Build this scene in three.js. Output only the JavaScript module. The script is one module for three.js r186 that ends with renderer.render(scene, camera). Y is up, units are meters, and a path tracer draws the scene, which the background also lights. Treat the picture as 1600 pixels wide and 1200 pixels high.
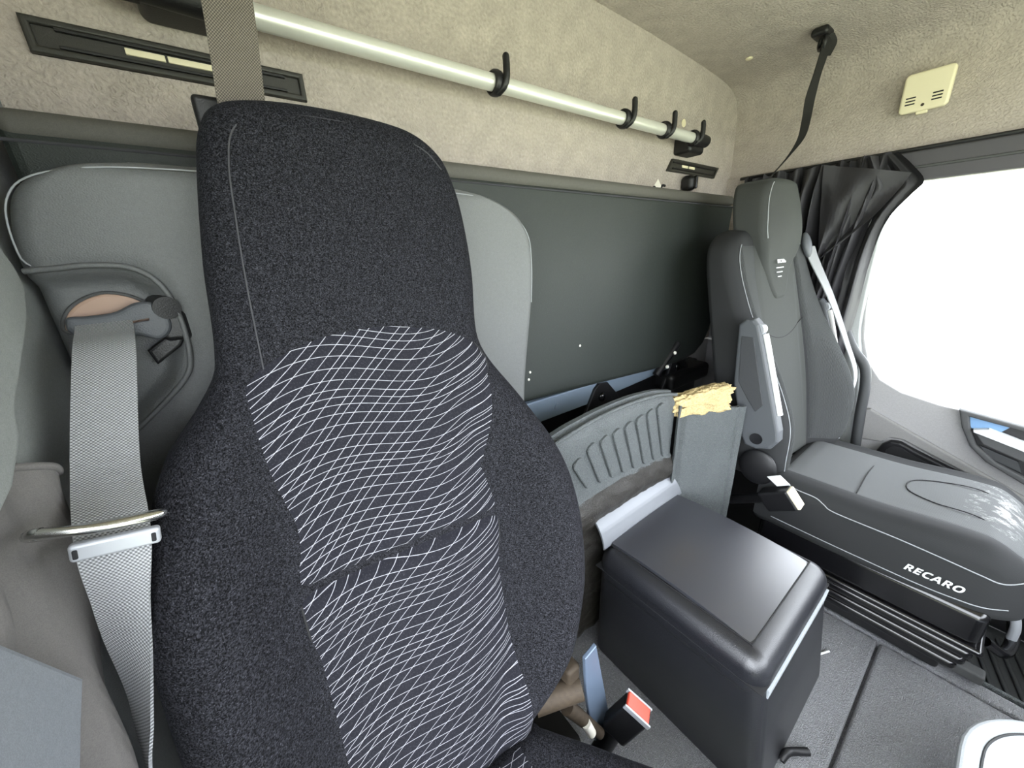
import * as THREE from 'three';
import { RoundedBoxGeometry } from 'three/addons/geometries/RoundedBoxGeometry.js';
import { TextGeometry } from 'three/addons/geometries/TextGeometry.js';
import { FontLoader } from 'three/addons/loaders/FontLoader.js';
import { mergeGeometries, mergeVertices, toCreasedNormals } from 'three/addons/utils/BufferGeometryUtils.js';
import { ImprovedNoise } from 'three/addons/math/ImprovedNoise.js';

// ---------- camera, sky, sun, exposure (metres; x across the cab, z towards the windscreen) ----------
const scene = new THREE.Scene();
const camera = new THREE.PerspectiveCamera(92.54, 4 / 3, 0.02, 200);
camera.position.set(0, 1.08, 0);
camera.up.set(0.228742, 0.94373, -0.238852);
camera.lookAt(0.558715, 1.08 - 0.328193, -0.76166);
const renderer = new THREE.WebGLRenderer({ antialias: true });
renderer.toneMapping = THREE.LinearToneMapping;
renderer.toneMappingExposure = 2.1;
renderer.shadowMap.enabled = true;
scene.background = new THREE.Color(5.2, 5.5, 5.9);          // bright overcast haze
const sun = new THREE.DirectionalLight(new THREE.Color(1, 0.95, 0.86), 7);   // high sun behind the cab: it lights the field, not the seats
sun.position.set(0.0, 14, -12); sun.target.position.set(0, 0, 0);
sun.castShadow = true; sun.shadow.camera.left = sun.shadow.camera.bottom = -12; sun.shadow.camera.right = sun.shadow.camera.top = 12; sun.shadow.camera.far = 50;
scene.add(sun, sun.target);

// ---------- helpers ----------
const V = (x, y, z) => new THREE.Vector3(x, y, z);
let seed = 7;
const rnd = () => { seed = (seed * 1664525 + 1013904223) >>> 0; return seed / 4294967296; };
const noise = new ImprovedNoise();
const lerp = THREE.MathUtils.lerp, clamp = THREE.MathUtils.clamp, smooth = THREE.MathUtils.smoothstep;
const table = (pts) => (t) => {                                  // smooth curve through [t, value] pairs
  if (t <= pts[0][0]) return pts[0][1];
  for (let i = 1; i < pts.length; i++) if (t <= pts[i][0]) {
    const [t1, v1] = pts[i - 1], [t2, v2] = pts[i], [t0, v0] = pts[Math.max(0, i - 2)], [t3, v3] = pts[Math.min(pts.length - 1, i + 1)];
    const k = (t - t1) / (t2 - t1), m1 = (v2 - v0) / (t2 - t0) * (t2 - t1), m2 = (v3 - v1) / (t3 - t1) * (t2 - t1);
    return (2 * k ** 3 - 3 * k * k + 1) * v1 + (k ** 3 - 2 * k * k + k) * m1 + (-2 * k ** 3 + 3 * k * k) * v2 + (k ** 3 - k * k) * m2;
  }
  return pts[pts.length - 1][1];
};
const used = {};
const numbered = (name) => { const n = used[name] = (used[name] ?? -1) + 1; return n ? name + '_' + String(n).padStart(3, '0') : name; };
function triUV(geo) {                                            // uv in metres, by the way each face points
  const g = geo.index ? geo.toNonIndexed() : geo, p = g.attributes.position, uv = new Float32Array(p.count * 2);
  const a = V(), b = V(), c = V();
  for (let i = 0; i < p.count; i += 3) {
    a.fromBufferAttribute(p, i); b.fromBufferAttribute(p, i + 1); c.fromBufferAttribute(p, i + 2);
    const n = b.clone().sub(a).cross(c.clone().sub(a)), x = Math.abs(n.x), y = Math.abs(n.y), z = Math.abs(n.z);
    [a, b, c].forEach((q, k) => {
      const [s, t] = x > y && x > z ? [q.z, q.y] : y > z ? [q.x, q.z] : [q.x, q.y];
      uv[(i + k) * 2] = s; uv[(i + k) * 2 + 1] = t;
    });
  }
  g.setAttribute('uv', new THREE.BufferAttribute(uv, 2));
  return g;
}
function clean(g) { for (const k of Object.keys(g.attributes)) if (!['position', 'normal', 'uv'].includes(k)) g.deleteAttribute(k); return g; }
const merge = (list) => mergeGeometries(list.map((g) => clean(g.index ? g.toNonIndexed() : g)));
function mesh(name, geo, mat, parent, keepUV) {
  const m = new THREE.Mesh(keepUV ? geo : triUV(geo), mat);
  m.name = parent ? name : numbered(name); m.castShadow = m.receiveShadow = true;
  (parent ?? scene).add(m);
  return m;
}
function tag(o, label, category, group) { o.userData.label = label; o.userData.category = category; if (group) o.userData.group = group; return o; }
function thing(name, label, category, pos = [0, 0, 0], group) {
  const o = new THREE.Group(); o.name = numbered(name); o.position.set(...pos); scene.add(o);
  return tag(o, label, category, group);
}
function struct(name, geo, mat, label, category, keepUV) { const m = mesh(name, geo, mat, null, keepUV); m.userData.kind = 'structure'; if (label) tag(m, label, category); return m; }
function grid(nu, nv, fn, uvf) {                                 // parametric sheet, fn(s, t) with s, t in 0..1
  const pos = [], uv = [], idx = [];
  for (let j = 0; j <= nv; j++) for (let i = 0; i <= nu; i++) {
    const s = i / nu, t = j / nv, p = fn(s, t), q = uvf ? uvf(s, t, p) : [s, t];
    pos.push(p.x, p.y, p.z); uv.push(q[0], q[1]);
  }
  for (let j = 0; j < nv; j++) for (let i = 0; i < nu; i++) {
    const a = j * (nu + 1) + i, b = a + 1, c = a + nu + 1, d = c + 1;
    idx.push(a, b, d, a, d, c);
  }
  const g = new THREE.BufferGeometry();
  g.setAttribute('position', new THREE.Float32BufferAttribute(pos, 3)); g.setAttribute('uv', new THREE.Float32BufferAttribute(uv, 2)); g.setIndex(idx); g.computeVertexNormals();
  return g;
}
function loft(rings) {                                           // closed rings of points, both ends capped
  const n = rings[0].length, pos = [], idx = [];
  for (const r of rings) for (const p of r) pos.push(p.x, p.y, p.z);
  for (let j = 0; j < rings.length - 1; j++) for (let i = 0; i < n; i++) {
    const a = j * n + i, b = j * n + (i + 1) % n, c = a + n, d = b + n;
    idx.push(a, b, d, a, d, c);
  }
  for (const j of [0, rings.length - 1]) {
    const c = rings[j].reduce((s, p) => s.add(p), V()).divideScalar(n), at = pos.length / 3;
    pos.push(c.x, c.y, c.z);
    for (let i = 0; i < n; i++) { const a = j * n + i, b = j * n + (i + 1) % n; j ? idx.push(a, b, at) : idx.push(b, a, at); }
  }
  const g = new THREE.BufferGeometry();
  g.setAttribute('position', new THREE.Float32BufferAttribute(pos, 3)); g.setIndex(idx); g.computeVertexNormals();
  return g;
}
function slab(fn, thickness, nu, nv) {                           // a sheet given body: fn and fn moved by `thickness` (a vector), rim closed
  const ring = [], front = grid(nu, nv, fn), p = front.attributes.position, off = thickness, pos = [...p.array], idx = [...front.index.array], N = p.count;
  for (let i = 0; i < N; i++) pos.push(p.getX(i) + off.x, p.getY(i) + off.y, p.getZ(i) + off.z);
  for (let i = 0; i < front.index.count; i += 3) idx.push(N + front.index.getX(i), N + front.index.getX(i + 2), N + front.index.getX(i + 1));
  for (let i = 0; i < nu; i++) ring.push(i);
  for (let j = 0; j < nv; j++) ring.push(j * (nu + 1) + nu);
  for (let i = nu; i > 0; i--) ring.push(nv * (nu + 1) + i);
  for (let j = nv; j > 0; j--) ring.push(j * (nu + 1));
  ring.forEach((a, k) => { const b = ring[(k + 1) % ring.length]; idx.push(a, N + a, b, b, N + a, N + b); });
  const g = new THREE.BufferGeometry();
  g.setAttribute('position', new THREE.Float32BufferAttribute(pos, 3)); g.setIndex(idx);
  return toCreasedNormals(g, 0.7);
}
const curve = (pts, tension = 0.5) => new THREE.CatmullRomCurve3(pts.map((p) => V(...p)), false, 'catmullrom', tension);
const tube = (pts, r, seg = 40, sides = 8) => new THREE.TubeGeometry(curve(pts), seg, r, sides, false);
function rod(a, b, r, r2 = r, sides = 20) {
  const A = V(...a), B = V(...b), d = B.clone().sub(A), g = new THREE.CylinderGeometry(r2, r, d.length(), sides);
  g.applyQuaternion(new THREE.Quaternion().setFromUnitVectors(V(0, 1, 0), d.clone().normalize()));
  return g.translate((A.x + B.x) / 2, (A.y + B.y) / 2, (A.z + B.z) / 2);
}
const rbox = (w, h, d, r = 0.004, x = 0, y = 0, z = 0, seg = 3) => new RoundedBoxGeometry(w, h, d, seg, Math.min(r, w / 2.01, h / 2.01, d / 2.01)).translate(x, y, z);
function ext(pts, depth, bevel = 0.003, holes = [], smoothLine = false) {   // outline in xy, pushed along z from 0 to depth
  const make = (P, C) => { const s = new C(); if (smoothLine) { s.moveTo(...P[0]); s.splineThru([...P.slice(1), P[0]].map((q) => new THREE.Vector2(...q))); } else { P.forEach((q, i) => i ? s.lineTo(...q) : s.moveTo(...q)); s.closePath(); } return s; };
  const s = make(pts, THREE.Shape); for (const h of holes) s.holes.push(make(h, THREE.Path));
  return new THREE.ExtrudeGeometry(s, { depth: depth - 2 * bevel, bevelEnabled: bevel > 0, bevelSize: bevel, bevelThickness: bevel, bevelOffset: -bevel, bevelSegments: 3, curveSegments: 12, steps: 1 }).translate(0, 0, bevel);
}
function roundRect(x0, y0, x1, y1, r, n = 6) {
  const out = [], R = Array.isArray(r) ? r : [r, r, r, r];       // corner radii: (x0,y0), (x1,y0), (x1,y1), (x0,y1)
  [[x0, y0, 1, 1, Math.PI], [x1, y0, -1, 1, 1.5 * Math.PI], [x1, y1, -1, -1, 0], [x0, y1, 1, -1, 0.5 * Math.PI]].forEach(([x, y, sx, sy, a], k) => {
    for (let i = 0; i <= n; i++) { const t = a + (Math.PI / 2) * (i / n); out.push([x + sx * R[k] + Math.cos(t) * R[k], y + sy * R[k] + Math.sin(t) * R[k]]); }
  });
  return out;
}
// turns geometry drawn in (z, y) with depth along +x: local x -> world z, local y -> y, local z -> world x
const facingX = (g, x) => { g.applyMatrix4(new THREE.Matrix4().set(0, 0, 1, x, 0, 1, 0, 0, 1, 0, 0, 0, 0, 0, 0, 1)); const i = g.index; if (!i) { const p = g.attributes.position, n = g.attributes.normal, u = g.attributes.uv; for (const A of [p, n, u]) if (A) for (let k = 0; k < A.count; k += 3) for (let c = 0; c < A.itemSize; c++) { const o = A.array, s = A.itemSize, t = o[(k + 1) * s + c]; o[(k + 1) * s + c] = o[(k + 2) * s + c]; o[(k + 2) * s + c] = t; } } return g; };
function strip(path, thick = 0.0016, seg = 60) {                 // webbing: path of [centre, width vector]
  const c = curve(path.map((q) => q[0])), w = curve(path.map((q) => q[1]));
  const rings = [];
  let len = 0, last = null;
  const pos = [], uv = [], idx = [];
  for (let j = 0; j <= seg; j++) {
    const t = j / seg, p = c.getPoint(t), d = w.getPoint(t), tan = c.getTangent(t), nrm = d.clone().cross(tan).normalize().multiplyScalar(thick);
    if (last) len += p.distanceTo(last); last = p;
    const h = d.clone().multiplyScalar(0.5), wl = d.length();
    [[p.clone().sub(h).add(nrm), 0], [p.clone().add(h).add(nrm), wl], [p.clone().add(h).sub(nrm), wl], [p.clone().sub(h).sub(nrm), 0]].forEach(([q, u]) => { pos.push(q.x, q.y, q.z); uv.push(u, len); });
  }
  for (let j = 0; j < seg; j++) for (let i = 0; i < 4; i++) { const a = j * 4 + i, b = j * 4 + (i + 1) % 4; idx.push(a, b, b + 4, a, b + 4, a + 4); }
  const g = new THREE.BufferGeometry();
  g.setAttribute('position', new THREE.Float32BufferAttribute(pos, 3)); g.setAttribute('uv', new THREE.Float32BufferAttribute(uv, 2)); g.setIndex(idx);
  return toCreasedNormals(g.toNonIndexed(), 0.8);
}

// ---------- textures (tile sizes in metres) ----------
function dataTex(size, tile, fn, srgb) {
  const d = new Uint8Array(size * size * 4);
  for (let y = 0; y < size; y++) for (let x = 0; x < size; x++) { const c = fn(x / size, y / size, x, y), o = (y * size + x) * 4; const C = Array.isArray(c) ? c : [c, c, c]; for (let k = 0; k < 3; k++) d[o + k] = clamp(C[k], 0, 1) * 255; d[o + 3] = 255; }
  const t = new THREE.DataTexture(d, size, size); t.wrapS = t.wrapT = THREE.RepeatWrapping; t.magFilter = THREE.LinearFilter; t.minFilter = THREE.LinearMipmapLinearFilter;
  if (srgb) t.colorSpace = THREE.SRGBColorSpace;
  t.repeat.set(1 / tile, 1 / tile); t.needsUpdate = true;
  return t;
}
const wrapNoise = (u, v, f, z = 0) => {                          // tileable noise
  const n = (a, b) => noise.noise(a * f, b * f, z);
  return (n(u, v) * (1 - u) + n(u - 1, v) * u) * (1 - v) + (n(u, v - 1) * (1 - u) + n(u - 1, v - 1) * u) * v;
};
const speck = (d, a) => { const f = new Float32Array(512 * 512); for (let i = 0; i < f.length; i++) f[i] = rnd(); return f; };
const white = speck();
const W = (x, y) => white[((y & 511) << 9) | (x & 511)];
const T = {
  velour: dataTex(512, 0.24, (u, v, x, y) => { const f = 0.54 + 0.5 * (W(x >> 1, y >> 1) - 0.5) + 0.22 * (W(x, y) - 0.5) + 0.12 * wrapNoise(u, v, 60, 1); return W((x >> 1) + 77, (y >> 1) + 31) > 0.990 ? 1 : f; }, true),
  velourB: dataTex(512, 0.24, (u, v, x, y) => 0.5 + 0.5 * (W(x, y) - 0.5) + 0.5 * wrapNoise(u, v, 60, 2)),
  liner: dataTex(512, 0.22, (u, v) => { const a = wrapNoise(u, v, 34, 3), b = wrapNoise(u, v, 60, 5); return 0.5 + 0.55 * Math.sin(7 * a + 2.5 * b) * 0.7; }),
  linerC: dataTex(512, 0.31, (u, v, x, y) => { const s = 0.9 + 0.10 * wrapNoise(u, v, 46, 8) + 0.08 * wrapNoise(u, v, 7, 2) + 0.08 * (W(x, y) - 0.5); return [s, s, s]; }, true),
  leather: dataTex(512, 0.16, (u, v) => { const a = Math.abs(wrapNoise(u, v, 44, 3)), b = Math.abs(wrapNoise(u, v, 70, 6)); return 0.15 + 1.6 * Math.min(a, b * 1.2) + 0.4 * a; }),
  grain: dataTex(512, 0.10, (u, v, x, y) => 0.5 + 0.9 * wrapNoise(u, v, 60, 3) + 0.25 * (W(x, y) - 0.5)),
  grey: dataTex(512, 0.25, (u, v, x, y) => 0.92 + 0.12 * (W(x, y) - 0.5) + 0.03 * wrapNoise(u, v, 40, 3), true),
  scuff: null,
  leatherC: dataTex(512, 0.16, (u, v) => { const a = Math.abs(wrapNoise(u, v, 44, 3)), b = Math.abs(wrapNoise(u, v, 70, 6)); return 0.66 + 1.1 * Math.min(a, b * 1.2); }, true),  // leather grain colour, shade of the creases painted in darker
  ribs: dataTex(256, 0.05, (u, v, x, y) => 0.5 + 0.5 * Math.sin(u * Math.PI * 2 * 14) * (0.7 + 0.3 * W(x, y))),
  webbing: dataTex(256, 0.032, (u, v) => { const k = Math.sin(u * Math.PI * 2 * 10) * Math.sin(v * Math.PI * 2 * 10); return 0.76 + 0.3 * k; }, true),
  webB: dataTex(256, 0.032, (u, v) => 0.5 + 0.5 * Math.sin(u * Math.PI * 2 * 10) * Math.sin(v * Math.PI * 2 * 10)),
  knit: dataTex(256, 0.02, (u, v, x, y) => 0.9 + 0.12 * Math.sin(u * 50) * Math.sin(v * 50) + 0.1 * (W(x, y) - 0.5), true),
  grass: dataTex(512, 9, (u, v, x, y) => { const s = 0.5 + 0.35 * wrapNoise(u, v, 14, 1) + 0.3 * (W(x, y) - 0.5); return [0.53 + 0.2 * s, 0.545 + 0.2 * s, 0.45 + 0.2 * s]; }, true),
};
function canvasTex(w, h, draw) {
  const c = document.createElement('canvas'); c.width = w; c.height = h; draw(c.getContext('2d'), w, h);
  const t = new THREE.CanvasTexture(c); t.colorSpace = THREE.SRGBColorSpace; t.wrapS = t.wrapT = THREE.ClampToEdgeWrapping; return t;
}
function linePattern(wm, hm) {                                   // the seat's woven wave pattern over wm x hm metres
  return canvasTex(900, Math.round(900 * hm / wm), (x, w, h) => {
    x.fillStyle = '#1f1f24'; x.fillRect(0, 0, w, h);
    for (let i = 0; i < 90000; i++) { const s = 22 + Math.floor(rnd() * 48); x.fillStyle = `rgba(${s},${s},${s + 6},0.6)`; x.fillRect(rnd() * w, rnd() * h, 2.2, 2.2); }
    const px = w / wm;
    x.strokeStyle = '#b4b4bb'; x.lineWidth = 0.00062 * px;
    const draw = (f) => { x.beginPath(); for (let i = 0; i <= 90; i++) { const a = (i / 90) * wm, b = f(a); i ? x.lineTo(a * px, b * px) : x.moveTo(a * px, b * px); } x.stroke(); };
    for (let y0 = -0.1; y0 < hm + 0.25; y0 += 0.0118) draw((a) => y0 + 0.020 * Math.sin((a - 0.17) * 19 + 1.5 * y0) - a * 0.10 + 0.0035 * Math.sin(y0 * 75));
    for (let y0 = -0.1; y0 < hm + 0.45; y0 += 0.0168) draw((a) => y0 - a * (0.62 + 0.10 * Math.sin(y0 * 6)) + 0.016 * Math.sin(a * 13 + y0 * 5 + 1) + 0.003 * Math.sin(y0 * 110));
  });
}

// ---------- materials ----------
const mat = (o) => new THREE.MeshPhysicalMaterial({ roughness: 0.8, metalness: 0, ...o });
const C = (h) => new THREE.Color(h);
const M = {
  liner: mat({ color: C('#c0b6ad'), roughness: 1, map: T.linerC, bumpMap: T.liner, bumpScale: 0.0012 }),
  velour: mat({ specularIntensity: 0.15, color: C('#434349'), roughness: 1, map: T.velour, bumpMap: T.velourB, bumpScale: 0.0008, sheen: 0.10, sheenRoughness: 0.6, sheenColor: C('#8a8f9c') }),
  pad: mat({ color: C('#666868'), roughness: 0.55, map: T.grey, bumpMap: T.grain, bumpScale: 0.0003 }),
  pillar: mat({ color: C('#8d908e'), roughness: 0.75, map: T.grey, bumpMap: T.grain, bumpScale: 0.0003 }),
  bunk: mat({ color: C('#2d322f'), specularIntensity: 0.7, roughness: 0.55, map: T.grey, bumpMap: T.leather, bumpScale: 0.0004 }),
  bunkTrim: mat({ color: C('#57554f'), roughness: 0.7, map: T.grey }),
  seat: mat({ specularIntensity: 0.5, color: C('#454745'), roughness: 0.9, map: T.knit, bumpMap: T.velourB, bumpScale: 0.0004, sheen: 0.2, sheenColor: C('#9aa'), sheenRoughness: 0.6 }),
  seatRib: mat({ specularIntensity: 0.5, color: C('#474949'), roughness: 0.9, map: T.knit, bumpMap: T.ribs, bumpScale: 0.0012 }),
  seatDark: mat({ specularIntensity: 0.5, color: C('#2f3031'), roughness: 0.85, map: T.knit }),
  thread: mat({ color: C('#94979a'), roughness: 0.8 }),
  threadDark: mat({ color: C('#38383c'), roughness: 0.9 }),
  seam: mat({ color: C('#1b1b1d'), roughness: 0.9 }),
  black: mat({ color: C('#141416'), roughness: 0.45, bumpMap: T.grain, bumpScale: 0.0002 }),
  gloss: mat({ color: C('#101012'), roughness: 0.2, ior: 1.6 }),
  cooler: mat({ color: C('#1c1d22'), roughness: 0.36, ior: 1.7, bumpMap: T.grain, bumpScale: 0.00025 }),
  lid: mat({ color: C('#303137'), roughness: 0.33, ior: 2.0, bumpMap: T.grain, bumpScale: 0.00008 }),
  floor: mat({ color: C('#b6b7bb'), roughness: 0.40, ior: 1.65, map: T.leatherC, bumpMap: T.leather, bumpScale: 0.004 }),
  mat: mat({ color: C('#6e7475'), roughness: 0.58, map: T.leatherC, bumpMap: T.leather, bumpScale: 0.003 }),
  rubber: mat({ color: C('#3b3d3e'), roughness: 0.6, map: T.grey }),
  foam: mat({ color: C('#cfb987'), roughness: 1, map: T.linerC, bumpMap: T.liner, bumpScale: 0.002 }),
  alu: mat({ color: C('#dcdcd4'), roughness: 0.32, metalness: 0.35 }),
  silver: mat({ color: C('#aeb1b6'), roughness: 0.4, metalness: 0.35 }),
  chrome: mat({ color: C('#d5d5d2'), roughness: 0.18, metalness: 1 }),
  steelBlue: mat({ color: C('#6d7c90'), roughness: 0.45, metalness: 0.5 }),
  rust: mat({ color: C('#493e31'), roughness: 0.7, metalness: 0.3, map: T.linerC }),
  railPaint: mat({ color: C('#8b9bab'), roughness: 0.4, metalness: 0.3 }),
  belt: mat({ color: C('#b4b6b8'), roughness: 0.7, map: T.webbing, bumpMap: T.webB, bumpScale: 0.0005 }),
  strap: mat({ color: C('#7a7268'), roughness: 0.85, map: T.webbing, bumpMap: T.webB, bumpScale: 0.0005 }),
  strapBlack: mat({ color: C('#1d1c1a'), roughness: 0.8, map: T.webbing }),
  armPlastic: mat({ color: C('#4c4f53'), roughness: 0.5, bumpMap: T.grain, bumpScale: 0.0002 }),
  armInlay: mat({ color: C('#3d3f42'), roughness: 0.8, map: T.grey }),
  cream: mat({ color: C('#e8dfc0'), roughness: 0.45 }),
  whitePlastic: mat({ color: C('#e4e6e6'), roughness: 0.45 }),
  paper: mat({ color: C('#e9e6da'), roughness: 0.8 }),
  red: mat({ color: C('#d8503c'), roughness: 0.4 }),
  doorLight: mat({ color: C('#a6a5a4'), roughness: 0.75, map: T.grey, bumpMap: T.grain, bumpScale: 0.0002 }),
  doorDark: mat({ color: C('#4f5050'), roughness: 0.75, map: T.grey }),
  doorFrame: mat({ color: C('#4c4a4e'), roughness: 0.6 }),
  bluePlastic: mat({ color: C('#6f93b8'), roughness: 0.5 }),
  curtain: mat({ color: C('#343337'), roughness: 0.6, map: T.knit, sheen: 0.3, sheenColor: C('#888'), sheenRoughness: 0.6, side: THREE.DoubleSide }),
  curtainGrey: mat({ color: C('#686563'), roughness: 0.95, map: T.grey, side: THREE.DoubleSide }),
  metalPaint: mat({ color: C('#cfcfcd'), roughness: 0.5 }),
  glass: mat({ color: C('#ffffff'), roughness: 0, transmission: 1, thickness: 0, ior: 1.45 }),
  grass: mat({ color: C('#ffffff'), roughness: 1, map: T.grass }),
  doorMid: mat({ color: C('#8d8c8a'), roughness: 0.75, map: T.grey }),
  flap: mat({ color: C('#74777c'), roughness: 0.38, metalness: 0.2 }),
  moonReflection: mat({ color: C('#a78c7a'), roughness: 0.5 }),  // pink-beige reflection on the cover put into its base colour
  grimyShaded: mat({ color: C('#2b2823'), roughness: 0.45, map: T.linerC, bumpMap: T.leather, bumpScale: 0.002 }),  // dirt of the mat's lower fold, its shadow mixed into the dark colour
  sill: mat({ color: C('#82868c'), roughness: 0.7, map: T.grey }),
  console: mat({ color: C('#bcc1c5'), roughness: 0.5, map: T.grey }),
  strip: mat({ color: C('#9ea4a8'), roughness: 0.5 }),
  vent: mat({ color: C('#2e2d29'), roughness: 0.5, bumpMap: T.grain, bumpScale: 0.0002 }),
  letter: mat({ color: C('#d9dcdc'), roughness: 0.6 }),
};

const font = await new FontLoader().loadAsync('fonts/droid/droid_sans_bold.typeface.json');

// ================= SETTING =================
// ground outside
const field = new THREE.CircleGeometry(70, 64).rotateX(-Math.PI / 2).translate(0, -1.45, 0);
struct('ground', field, M.grass, 'pale sunlit grass field outside the cab window', 'ground');

// ceiling with its coves running down to both side headers (one moulded headliner)
{
  const half = [[1.9, 1.352], [1.898, 1.5], [1.888, 1.6], [1.862, 1.652], [1.8, 1.682], [1.7, 1.697], [1.5, 1.711], [1.2, 1.725], [0.86, 1.732]];
  const mid = 0.86, prof = [...half, ...half.slice(0, -1).reverse().map(([x, y]) => [2 * mid - x, y])];
  const pc = new THREE.CatmullRomCurve3(prof.map(([x, y]) => V(x, y, 0)), false, 'centripetal');
  const inner = pc.getSpacedPoints(70), outer = inner.map((p) => V(mid + (p.x - mid) * 1.05, p.y + 0.05, 0));
  const loop = [...inner, ...outer.reverse()];
  const g = loft([0, 1].map((k) => loop.map((p) => V(p.x, p.y, k ? 1.1 : -0.95))));
  struct('ceiling', toCreasedNormals(g, 0.6), M.liner, 'beige textured fabric headliner of the cab roof', 'ceiling');
}
// rear wall: fabric above, grey plastic below
struct('wall_rear', rbox(2.24, 1.1, 0.06, 0.004, 0.86, 1.2, -0.91), M.liner, 'beige fabric upper rear wall behind the folded bunk', 'wall');
struct('wall_rear_lower', rbox(2.24, 1.1, 0.06, 0.004, 0.86, 0.09, -0.911), M.doorLight, 'grey plastic lower rear wall below the bunk', 'wall');
// side wall behind the passenger seat
{
  const win = [[-0.335, 1.262], [1.0, 1.262], [1.0, 0.50], [0.10, 0.512], [-0.06, 0.525], [-0.16, 0.545], [-0.225, 0.58], [-0.27, 0.64], [-0.3, 0.73], [-0.318, 0.85], [-0.33, 1.03]];
  const g = facingX(ext([[-0.95, -0.42], [1.1, -0.42], [1.1, 1.36], [-0.95, 1.36]], 0.07, 0.004, [win]), 1.9);
  struct('door_1', g, M.doorLight, 'light grey passenger door and side panel around the bright window', 'door');
  const pane = facingX(ext([[-0.34, 1.27], [1.02, 1.27], [1.02, 0.49], [-0.2, 0.49], [-0.33, 0.6]], 0.004, 0), 1.945);
  struct('window_1', pane, M.glass, 'clear side window of the passenger door', 'window');
  // dark frame band above the glass
  const top = facingX(ext([[-0.42, 1.258], [1.05, 1.258], [1.05, 1.35], [-0.42, 1.35]], 0.03, 0.006), 1.88);
  const tr = struct('trim_1', top, M.doorFrame, 'dark frame band along the top of the passenger window', 'trim');
  mesh('window_channel', facingX(ext([[-0.40, 1.296], [1.05, 1.296], [1.05, 1.304], [-0.40, 1.304]], 0.01, 0.003), 1.874), M.doorDark, tr);
  // beige lower edge of the header
  struct('trim_2', rod([1.893, 1.352, -0.88], [1.893, 1.352, 1.05], 0.006, 0.006, 10), M.liner, 'thin beige welt under the headliner above the passenger window', 'trim');
  // pillar trim beside the glass
  const pil = curve([[1.872, 1.25, -0.36], [1.872, 1.0, -0.36], [1.872, 0.78, -0.35], [1.872, 0.66, -0.325], [1.872, 0.5, -0.30], [1.872, 0.2, -0.27]]);
  struct('trim_3', loft(Array.from({ length: 30 }, (_, k) => { const p = pil.getPoint(k / 29); return [[0.04, 0.035], [-0.006, 0.03], [-0.012, 0.0], [-0.006, -0.03], [0.04, -0.04]].map(([dx, dz]) => V(p.x + dx, p.y, p.z + dz)); })), M.pillar, 'grey pillar moulding at the rear edge of the passenger window', 'trim');
  const rub = curve([[1.845, 0.82, -0.38], [1.845, 0.70, -0.318], [1.845, 0.64, -0.272], [1.845, 0.57, -0.254], [1.845, 0.45, -0.244], [1.845, 0.28, -0.228]]);
  struct('trim_4', new THREE.TubeGeometry(rub, 40, 0.016, 10), M.rubber, 'dark rubber door seal beside the passenger backrest', 'trim');
}
struct('trim_6', rbox(0.03, 0.30, 0.34, 0.01, 1.895, 1.215, -0.72), M.liner, 'beige corner panel under the headliner behind the passenger headrest', 'trim');
// left side: pillar area behind the open driver's door, sill and header above
struct('wall_left', rbox(0.06, 1.9, 0.62, 0.004, -0.215, 0.75, -0.62), M.pillar, 'grey inner side wall behind the open driver door', 'wall');
struct('wall_front', merge([rbox(2.24, 1.2, 0.08, 0.004, 0.86, 0.05, 1.08), rbox(2.24, 0.24, 0.08, 0.004, 0.86, 1.62, 1.08), rbox(0.10, 0.9, 0.08, 0.004, -0.2, 1.1, 1.08), rbox(0.10, 0.9, 0.08, 0.004, 1.92, 1.1, 1.08)]), M.doorDark, 'front bulkhead around the windscreen opening', 'wall');
struct('trim_5', rbox(0.06, 0.3, 1.4, 0.01, -0.205, 1.56, 0.4), M.liner, 'beige header above the open driver door', 'trim');

struct('wall_dash', merge([rbox(2.1, 0.65, 0.30, 0.05, 0.86, 0.30, 0.90)]), M.doorDark, 'dark dashboard under the windscreen, behind the viewer', 'dashboard');
// floor: raised tunnel with two footwells and a seat plinth
{
  const groove = 0.006, plates = [];
  // plates separated by real grooves: middle plate, side strip, front plate
  plates.push(rbox(1.255 - 0.42, 0.05, 0.9, 0.008, (1.25 + 0.42) / 2, -0.025, -0.445));
  plates.push(rbox(0.045, 0.05, 1.6, 0.008, 1.2815, -0.025, -0.08));
  plates.push(rbox(1.255 - 0.42, 0.05, 0.75, 0.008, (1.25 + 0.42) / 2, -0.025, 0.386));
  const base = rbox(0.90, 0.3, 1.95, 0.004, 0.855, -0.18, 0.08);
  const f = struct('floor', base, M.floor, 'raised engine tunnel floor covered in grained dark vinyl', 'floor');
  plates.forEach((g) => { mesh('floor_cover', g, M.floor, f); });
  struct('floor_footwell', merge([rbox(0.66, 0.04, 1.95, 0.004, 1.61, -0.26, 0.08), rbox(0.66, 0.04, 1.95, 0.004, 0.09, -0.26, 0.08)]), M.rubber, 'low dark footwell floors beside the tunnel', 'floor');
  struct('seat_plinth', merge([rbox(0.6, 0.26, 0.95, 0.02, 1.6, -0.12, -0.36), rbox(0.66, 0.24, 0.5, 0.02, 0.11, -0.12, -0.6)]), M.black, 'black plinths under the two seats', 'floor');
}

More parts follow.
